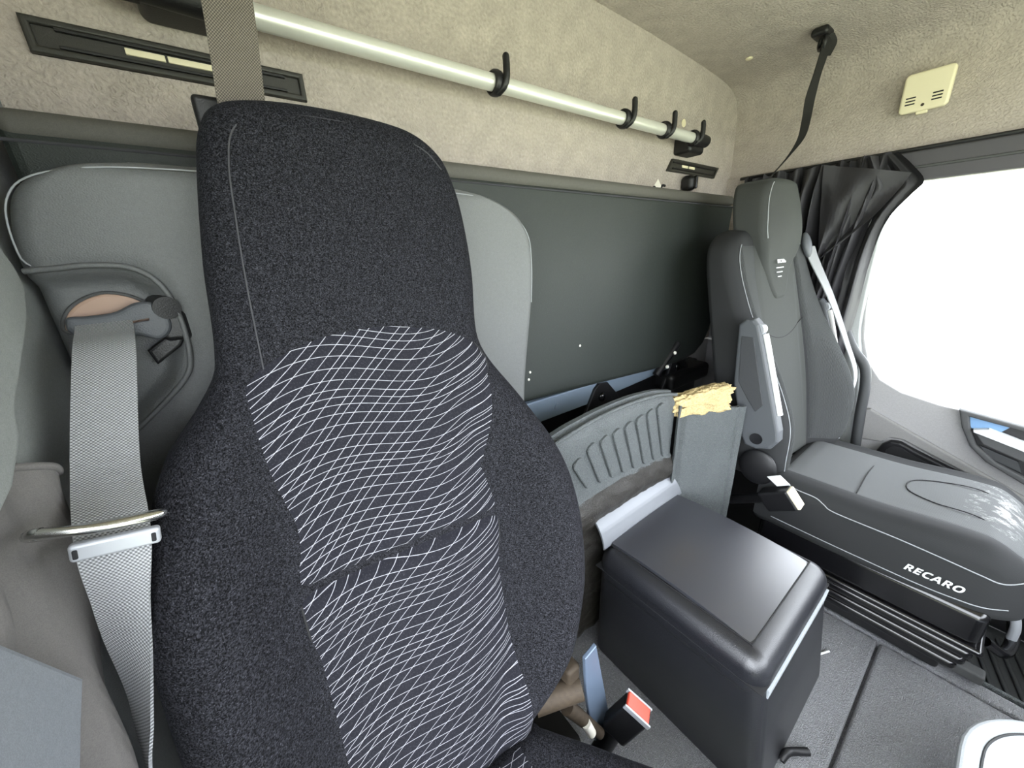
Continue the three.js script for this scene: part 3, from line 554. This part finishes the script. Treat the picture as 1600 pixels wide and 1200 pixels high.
// ================= LOOSE TUNNEL MAT WITH TORN FOAM =================
{
  const m = thing('tunnel_mat', 'grey moulded rubber mat with ribs standing folded behind the cool box', 'mat');
  const topY = table([[0.3, 0.66], [0.477, 0.705], [0.60, 0.722], [0.75, 0.726], [0.87, 0.715], [0.955, 0.695]]);
  const fnL = (s, t) => {
    const x = lerp(0.34, 0.958, s), y = lerp(topY(x), 0.02, t), bulge = 0.018 * smooth(t, 0.28, 0.36) - 0.03 * smooth(t, 0.36, 0.5);
    const w = t > 0.3 ? 0.006 * noise.noise(x * 30, y * 45, 1) : 0.0015 * noise.noise(x * 18, y * 18, 4);
    return V(x, y, -0.512 + bulge + w - 0.018 * smooth(0.06 - t, 0, 0.06) - 0.02 * smooth(s, 0.9, 1) * 0);
  };
  mesh('ribbed_wall', slab((s, t) => fnL(s, t * 0.31), V(0, 0, -0.012), 60, 40), M.mat, m);
  mesh('lower_fold', slab((s, t) => fnL(s, 0.305 + t * 0.695), V(0, 0, -0.012), 60, 50), M.grimyShaded, m).userData.label = 'dirty lower fold of the mat with shadow painted into its dark colour';
  for (let k = 0; k < 8; k++) {                                  // raised pads between the channels
    const x0 = 0.545 + k * 0.047, yt = 0.652 + 0.004 * k - (k === 0 ? 0.02 : 0), x1 = x0 + 0.055, yb = 0.545 - 0.006 * k;
    const w = 0.017, dx = (x1 - x0), dy = yb - yt, l = Math.hypot(dx, dy), nx = -dy / l, ny = dx / l;
    const P = roundRect(-w, 0, w, l, 0.012, 4).map(([a, b]) => [x0 + nx * -a + dx / l * b, yt + ny * -a + dy / l * b]);
    mesh('rib', ext(P, 0.010, 0.003).translate(0, 0, -0.5145), M.mat, m);
  }
  const A = V(0.962, 0, -0.505), B = V(1.135, 0, -0.39), d = B.clone().sub(A), n = V(-d.z, 0, d.x).normalize();
  const fnR = (s, t) => { const groove = -0.006 * Math.exp(-(((s - 0.10) / 0.03) ** 2)) - 0.004 * Math.exp(-(((s - 0.90) / 0.015) ** 2)); const p = A.clone().addScaledVector(d, s); return V(p.x, lerp(lerp(0.655, 0.636, smooth(s, 0, 0.2)), 0.02, t), p.z).addScaledVector(n, groove + 0.012 * Math.exp(-((s / 0.05) ** 2)) + 0.003 * noise.noise(s * 5, t * 6, 3)); };
  mesh('side_wall', slab(fnR, n.clone().multiplyScalar(-0.01), 60, 50), M.mat, m);
  mesh('welt', tube([[0.40, 0.676, -0.516], [0.50, 0.700, -0.512], [0.62, 0.716, -0.512], [0.75, 0.718, -0.512], [0.87, 0.707, -0.512], [0.955, 0.688, -0.51]], 0.005, 60, 8), M.mat, m);
}
{
  const g = new THREE.IcosahedronGeometry(1, 12), p = g.attributes.position;
  for (let i = 0; i < p.count; i++) {
    let x = p.getX(i), y = p.getY(i), z = p.getZ(i);
    const k = 1 / Math.max(Math.abs(x), Math.abs(y), Math.abs(z)) ** 0.75; x *= k; y *= k; z *= k;
    const n = 1 + 0.22 * noise.noise(x * 2.2, y * 2.2, z * 2.2 + 3) + 0.20 * noise.noise(x * 5, y * 5, z * 5) + 0.09 * noise.noise(x * 12, y * 12, z * 12);
    p.setXYZ(i, x * n * 0.088, (y * n + 0.35 * x * (y > 0 ? 1 : 0)) * 0.036, z * n * 0.026);
  }
  g.computeVertexNormals();
  const sm = mergeVertices(clean((g.deleteAttribute('uv'), g.deleteAttribute('normal'), g))); sm.computeVertexNormals();
  const f = mesh('foam_chunk', sm, M.foam); f.position.set(1.035, 0.652, -0.484); f.rotation.y = -0.587; f.rotation.x = -0.15;
  tag(f, 'torn yellow foam chunk wedged on top of the rubber mat', 'foam');
}

// ================= PASSENGER SEAT =================
const makeText = (str, size, depth) => { const g = new TextGeometry(str, { font, size, depth, curveSegments: 4, bevelEnabled: false }); g.computeBoundingBox(); const b = g.boundingBox; return g.translate(-(b.min.x + b.max.x) / 2, -(b.min.y + b.max.y) / 2, 0); };
{
  const CX = 1.46, seat = thing('truck_seat', 'dark grey sports-style passenger seat with folded armrests', 'seat');
  const hw = table([[0.36, 0.215], [0.45, 0.248], [0.6, 0.262], [0.8, 0.252], [0.95, 0.244], [1.03, 0.235], [1.08, 0.215], [1.115, 0.17], [1.13, 0.12]]);
  const zp = (y) => -0.335 - 0.245 * (y - 0.36);
  const amp = table([[0.36, 0.055], [0.44, 0.08], [0.56, 0.107], [0.65, 0.098], [0.763, 0.065], [0.85, 0.035], [0.95, 0.012], [1.04, 0], [1.1, 0]]), yaw = (x) => 0.10 * (x - CX);
  const F = (x, y) => { const q = Math.abs(x - CX) / hw(y); return zp(y) + yaw(x) + amp(y) * smooth(q, 0.42, 0.85); };
  mesh('backrest', upholstery({ yb: 0.36, yt: 1.131, left: (y) => CX - hw(y), right: (y) => CX + hw(y), front: F, back: (x, y) => zp(y) + yaw(x) - 0.09, r: 0.038, rb: 0.02, nx: 90, ny: 90 }), M.seatDark, seat);
  // front facings: middle insert and the two bolsters, each proud of the shell with sunk edges
  const facing = (q0, q1, y0, y1, lift = 0.006) => (s, t) => { const y = lerp(y0, y1, t), h = hw(y), x = CX + h * lerp(q0(y), q1(y), s), e = Math.min(s, 1 - s, t * 2, (1 - t) * 2); return V(x, y, F(x, y) - 0.003 + lift * 1.5 * Math.sqrt(clamp(e / 0.12, 0, 1))); };
  const inQ = (y) => 0.50 + 0.06 * smooth(y, 0.4, 1.0), outQ = (y) => 0.87;
  const mid = mesh('centre_insert', grid(50, 90, facing((y) => -inQ(y), inQ, 0.37, 1.10)), M.seat, seat);
  for (const k of [-1, 1]) {
    const f = facing((y) => k < 0 ? -outQ(y) : inQ(y), (y) => k < 0 ? -inQ(y) : outQ(y), 0.40, 1.085, 0.008);
    const b = mesh('bolster', grid(30, 90, f), M.seatRib, seat);
    mesh('piping', new THREE.TubeGeometry(new THREE.CatmullRomCurve3(Array.from({ length: 40 }, (_, i) => f(k < 0 ? 0 : 1, i / 39).add(V(0, 0, 0.0035)))), 90, 0.0012, 6), M.thread, b);
    mesh('seam', new THREE.TubeGeometry(new THREE.CatmullRomCurve3(Array.from({ length: 40 }, (_, i) => f(k < 0 ? 1 : 0, i / 39))), 90, 0.0014, 6), M.seam, b);
  }
  const cr = (y0, dip) => new THREE.TubeGeometry(new THREE.CatmullRomCurve3(Array.from({ length: 20 }, (_, i) => { const s = i / 19 * 2 - 1, y = y0 + dip * s * s, x = CX + s * 0.135; return V(x, y, F(x, y) + 0.0055); })), 40, 0.0014, 6);
  mesh('insert_seam', merge([cr(0.785, 0.05)]), M.seam, mid);
  // head section running down into a pointed tongue
  const hh = table([[0.905, 0.015], [0.915, 0.035], [0.94, 0.055], [1.0, 0.082], [1.06, 0.108], [1.12, 0.122], [1.2, 0.112], [1.245, 0.094], [1.265, 0.075], [1.274, 0.045]]);
  const hF = (x, y) => zp(y) + yaw(x) + 0.012 + 0.045 * smooth(y, 0.98, 1.16) - 0.02 * (Math.abs(x - CX) / 0.13) ** 2 * smooth(y, 1.05, 1.15);
  const head = mesh('headrest', upholstery({ yb: 0.905, yt: 1.275, left: (y) => CX - hh(y), right: (y) => CX + hh(y), front: hF, back: (x, y) => zp(y) + yaw(x) - 0.06, r: 0.022, rb: 0.02, nx: 50, ny: 60 }), M.seat, seat);
  mesh('piping', new THREE.TubeGeometry(new THREE.CatmullRomCurve3(Array.from({ length: 40 }, (_, i) => { const y = lerp(1.10, 1.26, i / 39), x = CX - hh(y) + 0.012; return V(x, y, hF(x, y) - 0.0015); })), 80, 0.0014, 6), M.thread, head);
  const txt = makeText('RECARO', 0.012, 0.001); txt.scale(1.1, 1, 1).rotateX(-0.22).translate(CX - 0.004, 1.03, hF(CX, 1.03) + 0.002);
  mesh('lettering', txt, M.letter, head);
  mesh('printed_bars', merge([[0.062, 1.010], [0.046, 0.996], [0.03, 0.982]].map(([w, y]) => rbox(w, 0.003, 0.002, 0.0005, CX - 0.004, y, hF(CX, y) + 0.0015))), M.letter, head);
  // cushion
  const cl = (y) => CX - chw(y), crr = (y) => CX + chw(y), chw = table([[-0.205, 0.12], [-0.195, 0.18], [-0.17, 0.22], [-0.12, 0.25], [0.1, 0.262], [0.36, 0.26]]);
  const cF = (x, y) => { const q = Math.abs(x - CX) / 0.26; return 0.392 + (x < CX ? 0.02 : -0.008) * smooth(q, 0.5, 0.8) + 0.012 * smooth(-y, -0.1, 0.08) - 0.05 * smooth(-y, 0.10, 0.21); };
  const cush = mesh('seat_cushion', layDown(upholstery({ yb: -0.205, yt: 0.34, left: cl, right: crr, front: cF, back: () => 0.235, r: 0.045, rb: 0.03, nx: 80, ny: 70 })), M.seatDark, seat);
  const dust = canvasTex(1024, 1024, (x, w, h) => {
    x.fillStyle = '#565859'; x.fillRect(0, 0, w, h);
    for (let i = 0; i < 150; i++) { x.strokeStyle = i % 2 ? 'rgba(40,42,43,0.8)' : 'rgba(128,130,130,0.35)'; x.lineWidth = 3.0; x.beginPath(); x.moveTo(i * w / 150, 0); x.lineTo(i * w / 150, h); x.stroke(); }
    for (let i = 0; i < 5200; i++) { const a = 0.55 + (rnd() + rnd() - 1) * 0.42, b = 0.87 + (rnd() + rnd() - 1) * 0.13, n = noise.noise(a * 14, b * 14, 5) + 0.5 * noise.noise(a * 40, b * 40, 9); if (n < -0.02) continue; x.fillStyle = `rgba(205,205,200,${0.10 + 0.35 * Math.max(0, n)})`; x.beginPath(); x.ellipse(a * w, b * h, 2 + 7 * rnd(), 1 + 3 * rnd(), rnd() * 3, 0, 7); x.fill(); }
  });
  const cf = (s, t) => { const z = lerp(0.185, -0.31, t), x = CX + lerp(-0.165, 0.165, s) * (1 - 0.12 * smooth(z, 0.1, 0.2)), e = Math.min(s, 1 - s, t, 1 - t); return V(x, cF(x, -z) - 0.003 - 0.012 * smooth(z, 0.15, 0.19) + 0.009 * Math.sqrt(clamp(e / 0.08, 0, 1)), z); };
  const cp = mesh('cushion_insert', grid(60, 90, cf, (s, t) => [s, t]), mat({ color: C('#ffffff'), roughness: 0.9, map: dust, bumpMap: T.velourB, bumpScale: 0.0003 }), seat, true);
  cp.userData.label = 'ribbed grey cushion centre with whitish dust at the front';
  const onC = (pts, r = 0.0014) => new THREE.TubeGeometry(new THREE.CatmullRomCurve3(pts.map(([s, t]) => cf(s, t).add(V(0, 0.0014, 0)))), 80, r, 6);
  mesh('insert_seam', merge([onC([[0.02, 0.64], [0.5, 0.65], [0.98, 0.64]]), onC([[0.24, 0.03], [0.25, 0.2], [0.28, 0.36], [0.38, 0.46], [0.5, 0.48], [0.62, 0.46], [0.72, 0.36], [0.75, 0.2], [0.76, 0.03]])]), M.seam, cp);
  const sx = CX - 0.2625;
  mesh('piping', merge([
    tube([[-0.27, 0.402], [-0.245, 0.396], [-0.20, 0.394], [-0.178, 0.384], [-0.15, 0.374], [-0.026, 0.371], [0.06, 0.364], [0.11, 0.357], [0.14, 0.352], [0.165, 0.362], [0.18, 0.378]].map(([z, y]) => [CX - chw(-z) - 0.0012 + Math.max(0, y - 0.368) * 0.22, y, z]), 0.0014, 90, 6),
    tube([[-0.29, 0.276], [-0.2, 0.274], [-0.1, 0.272], [0.03, 0.270], [0.09, 0.272], [0.13, 0.276], [0.165, 0.282]].map(([z, y]) => [CX - chw(-z) - 0.0006, y, z]), 0.0013, 70, 6)]), M.thread, cush);
  const brand = makeText('RECARO', 0.0185, 0.0012); brand.scale(1.0, 1, 1).applyMatrix4(new THREE.Matrix4().set(1, 0.25, 0, 0, 0, 1, 0, 0, 0, 0, 1, 0, 0, 0, 0, 1)).rotateY(-Math.PI / 2).translate(CX - 0.2595, 0.305, 0.05);
  mesh('lettering', brand, M.letter, cush);
  // shell, bellows and rails
  const plate = (w, d, y0, y1, r = 0.008, dz = 0) => rbox(w, y1 - y0, d, r, CX, (y0 + y1) / 2, -0.085 + dz, 4);
  mesh('seat_shell', plate(0.515, 0.47, 0.165, 0.262, 0.02), M.gloss, seat);
  mesh('shell_ledge', plate(0.525, 0.49, 0.150, 0.168, 0.008), M.gloss, seat);
  for (const [k, w] of [[0, 0.505], [1, 0.495], [2, 0.48]]) mesh('bellows_fold', plate(w, w - 0.035, 0.118 - k * 0.03, 0.146 - k * 0.03, 0.012), M.gloss, seat);
  mesh('seat_base', plate(0.42, 0.40, 0.012, 0.07, 0.01), M.black, seat);
  for (const k of [-1, 1]) mesh('floor_rail', rbox(0.035, 0.03, 0.56, 0.006, CX + k * 0.16, 0.022, -0.09), M.doorDark, seat);
  // recliner cover, height lever, front bar
  mesh('recliner_cover', new THREE.SphereGeometry(0.058, 30, 18).scale(0.22, 1, 0.9).translate(CX - 0.262, 0.425, -0.352), M.black, seat);
  const lever = mesh('front_bar', tube([[1.30, 0.13, 0.165], [1.33, 0.10, 0.20], [1.42, 0.09, 0.215], [1.50, 0.10, 0.21]], 0.012, 30, 10), M.gloss, seat);
  mesh('lever_handle', tube([[1.36, 0.20, 0.16], [1.37, 0.195, 0.19], [1.385, 0.15, 0.205], [1.40, 0.10, 0.21]], 0.009, 24, 10), M.silver, lever);
  // armrests folded up along the backrest
  const arm = (x, w, side) => {
    const a = new THREE.Group(); a.name = 'armrest'; seat.add(a);
    const o = [[-0.456, 0.865], [-0.440, 0.884], [-0.418, 0.886], [-0.404, 0.872], [-0.379, 0.80], [-0.306, 0.575], [-0.302, 0.545], [-0.318, 0.515], [-0.355, 0.503], [-0.385, 0.506], [-0.399, 0.53], [-0.445, 0.69]];
    mesh('arm_body', facingX(ext(o, w, 0.008), x), M.armPlastic, a);
    const i = [[-0.442, 0.835], [-0.41, 0.835], [-0.356, 0.645], [-0.372, 0.62], [-0.40, 0.655], [-0.430, 0.70]];
    mesh('inlay', facingX(ext(i, 0.006, 0.002), side < 0 ? x - 0.003 : x + w - 0.003), M.armInlay, a);
    mesh('adjust_wheel', rod([x + 0.008, 0.855, -0.408], [x + w - 0.008, 0.855, -0.408], 0.017, 0.017, 24), M.silver, a);
    mesh('pivot_cap', rod([x - 0.003, 0.537, -0.357], [x + 0.006, 0.537, -0.357], 0.017, 0.017, 24), M.gloss, a);
    mesh('front_highlight', tube([[x + w * 0.5, 0.845, -0.391], [x + w * 0.5, 0.795, -0.374], [x + w * 0.5, 0.62, -0.318]], 0.0085, 20, 10), M.metalPaint, a);  // pale tube paints the white highlight along the arm's front edge
  };
  arm(CX - 0.305, 0.042, -1);
  arm(CX + 0.268, 0.042, 1);
}
{
  const b = thing('belt_buckle', 'black belt buckle with pale tag on the passenger cushion side', 'belt buckle', [1.168, 0.372, -0.262]);
  b.rotation.set(0.95, 0.15, 0.1); b.scale.setScalar(1.25);
  mesh('housing', rbox(0.032, 0.07, 0.052, 0.006, 0, -0.01, 0), M.black, b);
  mesh('release_button', rbox(0.026, 0.008, 0.048, 0.003, 0, 0.026, 0), M.cream, b);
  mesh('tag', ext([[-0.015, 0.0], [0.02, 0.0], [0.02, 0.03], [-0.015, 0.03]], 0.002, 0.0005).rotateY(-1.2).translate(-0.002, 0.0, -0.05), M.whitePlastic, b);
  mesh('stalk', rod([0.01, -0.04, 0], [0.03, -0.16, 0.01], 0.012, 0.014, 12), M.black, b);
}
{
  const b = thing('seat_belt', 'silvery passenger seat belt lying along the right bolster', 'seat belt');
  mesh('webbing', strip([[[1.672, 1.07, -0.472], [0.040, 0, 0.02]], [[1.676, 1.02, -0.448], [0.042, 0, 0.016]], [[1.695, 0.9, -0.385], [0.042, 0, 0.008]], [[1.715, 0.75, -0.318], [0.044, 0, 0.002]], [[1.727, 0.62, -0.268], [0.044, 0, 0]], [[1.735, 0.50, -0.28], [0.044, 0, 0]], [[1.74, 0.36, -0.31], [0.044, 0, 0]]], 0.0014, 60), M.belt, b, true);
  mesh('shoulder_guide', new THREE.SphereGeometry(0.04, 24, 16).scale(0.55, 1.1, 0.35).rotateX(-0.3).translate(1.655, 1.075, -0.475), M.armPlastic, b);
}

// ================= CURTAIN ON THE PASSENGER SIDE =================
{
  const c = thing('window_curtain', 'black pleated curtain drawn back beside the passenger window', 'curtain');
  const back = (s, t) => {
    const zt = lerp(-0.80, -0.35, s), zb = lerp(-0.66, -0.42, s), k = smooth(t, 0, 0.9), n = noise.noise(s * 5, t * 2.2, 1);
    const fold = (0.028 + 0.012 * Math.sin(t * 5)) * Math.sin(s * 58 + 2.2 * n + t * 2.5) + 0.012 * Math.sin(s * 19 + t * 3);
    return V(1.845 + fold * (0.5 + 0.5 * smooth(t, 0, 0.1)) - 0.03 * t, lerp(1.348 + 0.006 * Math.sin(s * 46), 0.42, t), lerp(zt, zb, k) + 0.006 * Math.sin(s * 46 + 1.3));
  };
  mesh('pleats', slab(back, V(0.003, 0, 0), 150, 60), M.curtain, c);
  const edgeZ = table([[0.42, -0.34], [0.72, -0.335], [0.86, -0.332], [1.0, -0.33], [1.1, -0.322], [1.16, -0.305], [1.22, -0.268], [1.25, -0.25], [1.30, -0.285], [1.348, -0.33]]);
  const front = (s, t) => {
    const y = lerp(1.346, 0.42, t), z1 = edgeZ(y), z0 = lerp(-0.45, -0.50, smooth(t, 0, 1));
    const fold = 0.016 * Math.sin(s * 11 + t * 4) + 0.012 * Math.sin(s * 23 - t * 5) + 0.012 * noise.noise(s * 3, t * 6, 7);
    return V(1.832 + fold - 0.015 * t, y, lerp(z0, z1, s));
  };
  mesh('front_fold', slab(front, V(0.003, 0, 0), 60, 80), M.curtain, c);
  const flap = (s, t) => {                                        // doubled-over corner
    const a = V(1.815, 1.345, -0.52), b = V(1.812, 1.28, -0.285), cc = V(1.80, 1.02, -0.47);
    const p = a.clone().lerp(b, s), q = p.clone().lerp(cc, t);
    q.x += 0.012 * Math.sin(s * 8 + t * 4) + 0.01 * noise.noise(s * 4, t * 4, 3);
    q.z += 0.03 * Math.sin(t * Math.PI) * (s - 0.2);
    return q;
  };
  mesh('turned_corner', slab(flap, V(0.003, 0, 0), 40, 40), M.curtain, c);
  mesh('curtain_rail', rod([1.865, 1.352, -0.82], [1.865, 1.352, 0.9], 0.006, 0.006, 10), M.black, c);
}

// ================= DOOR PANEL FITTINGS =================
{
  const d = thing('door_pocket', 'dark lower door pocket of the passenger door', 'door pocket');
  const lip = [[-0.165, 0.335], [-0.145, 0.358], [-0.12, 0.362], [-0.077, 0.345], [0.04, 0.305], [0.19, 0.236], [0.6, 0.06], [0.6, -0.22], [-0.19, -0.22], [-0.19, 0.25]];
  mesh('pocket_face', facingX(ext(lip, 0.03, 0.006), 1.872), M.black, d);
  const hole = [[-0.150, 0.325], [-0.135, 0.345], [-0.115, 0.346], [-0.075, 0.328], [0.03, 0.285], [0.10, 0.25], [0.10, 0.18], [-0.15, 0.20]];
  mesh('pocket_opening', facingX(ext(hole, 0.004, 0.001), 1.8705), M.seam, d);
}
{
  const d = thing('door_handle_panel', 'dark bezel with silver pull handle on the passenger door', 'door handle');
  const o = [[-0.015, 0.531], [0.005, 0.47], [0.036, 0.412], [0.08, 0.37], [0.166, 0.328], [0.62, 0.14], [0.62, 0.40], [0.13, 0.512]];
  const hole = [[0.012, 0.512], [0.022, 0.478], [0.05, 0.42], [0.10, 0.378], [0.2, 0.335], [0.58, 0.185], [0.58, 0.385], [0.13, 0.498]];
  mesh('bezel', facingX(ext(o, 0.026, 0.006, [hole]), 1.874), M.doorDark, d);
  mesh('recess', facingX(ext(hole.map(([z, y]) => [z, y]), 0.004, 0), 1.894), M.black, d);
  mesh('recess_insert', facingX(ext([[0.012, 0.512], [0.022, 0.472], [0.075, 0.462], [0.10, 0.503]], 0.008, 0.002), 1.887), M.bluePlastic, d);
  mesh('pull_handle', facingX(ext([[0.03, 0.474], [0.06, 0.486], [0.10, 0.476], [0.4, 0.39], [0.4, 0.37], [0.032, 0.466]], 0.03, 0.004), 1.862), M.whitePlastic, d);
  mesh('handle_body', facingX(ext([[0.034, 0.466], [0.4, 0.372], [0.4, 0.325], [0.06, 0.43]], 0.026, 0.004), 1.868), M.doorDark, d);
  mesh('inner_bowl', facingX(ext([[0.055, 0.42], [0.14, 0.395], [0.155, 0.36], [0.08, 0.385]], 0.012, 0.003), 1.884), M.rubber, d);
}
tag(mesh('door_armrest_ridge', facingX(ext([[-0.245, 0.455], [-0.225, 0.464], [-0.20, 0.452], [0.03, 0.350], [0.17, 0.287], [0.6, 0.11], [0.6, 0.07], [0.19, 0.243], [0.04, 0.312], [-0.07, 0.352], [-0.115, 0.370], [-0.15, 0.366], [-0.17, 0.34], [-0.24, 0.33]], 0.016, 0.007), 1.886), M.doorMid), 'raised grey ridge sweeping along the lower passenger door panel', 'door panel');

// ================= FOOTWELL MAT, CONSOLE, SMALL ITEMS =================
{
  const m = thing('footwell_mat', 'worn ribbed black rubber mat in the passenger footwell', 'mat');
  mesh('sheet', rbox(0.50, 0.012, 0.85, 0.005, 1.60, -0.232, 0.55), M.rubber, m);
  const g = rbox(0.46, 0.010, 0.012, 0.004, 0, 0, 0, 2);
  for (let k = 0; k < 16; k++) { const r = mesh('rib', g.clone(), M.rubber, m); r.position.set(1.60, -0.222, 0.18 + k * 0.032); r.rotation.y = 0.25; }
  mesh('upstand', rbox(0.012, 0.24, 0.85, 0.005, 1.318, -0.12, 0.55), M.mat, m);
  mesh('corner_flap', rbox(0.10, 0.2, 0.012, 0.005, 1.365, -0.08, 0.145), M.mat, m);
  mesh('corner_welt', rod([1.415, -0.2, 0.15], [1.415, 0.02, 0.15], 0.005), M.mat, m);
}
{
  const c = thing('console_tray', 'pale grey rounded console top at the bottom right corner', 'console');
  mesh('top_plate', layDown(ext(roundRect(0.70, -0.50, 1.12, -0.145, [0.03, 0.05, 0.2, 0.05], 12), 0.022, 0.007)).translate(0, 0.141, 0), M.console, c);
  mesh('inner_line', new THREE.TubeGeometry(new THREE.CatmullRomCurve3(roundRect(0.725, 0.173, 1.093, 0.475, [0.05, 0.175, 0.05, 0.05], 8).map(([x, z]) => V(x, 0.163, z)), true), 160, 0.0022, 6, true), M.rubber, c);
  mesh('shift_slot', tube([[1.02, 0.1632, 0.248], [0.995, 0.1632, 0.245], [0.975, 0.1632, 0.255], [0.97, 0.1632, 0.285]], 0.0025, 20, 6), M.seam, c);
  mesh('pedestal', layDown(ext(roundRect(0.74, -0.48, 1.08, -0.175, [0.05, 0.05, 0.17, 0.05], 6), 0.142, 0.01)), M.doorDark, c);
  mesh('cup_well', layDown(new THREE.CylinderGeometry(0.03, 0.03, 0.004, 30).rotateX(Math.PI / 2)).translate(1.015, 0.162, 0.30), M.seam, c);
}
tag(mesh('cable_tie', tube([[1.03, 0.006, -0.105], [1.07, 0.008, -0.085], [1.105, 0.006, -0.07]], 0.003, 16, 6), M.whitePlastic), 'thin white cable tie on the floor beside the cool box', 'cable tie');
tag(mesh('rubber_clip', tube([[0.735, 0.008, -0.062], [0.755, 0.016, -0.058], [0.78, 0.008, -0.045], [0.80, 0.006, -0.03]], 0.008, 16, 8), M.black), 'small black rubber clip on the floor at the foot of the cool box', 'clip');

renderer.render(scene, camera);
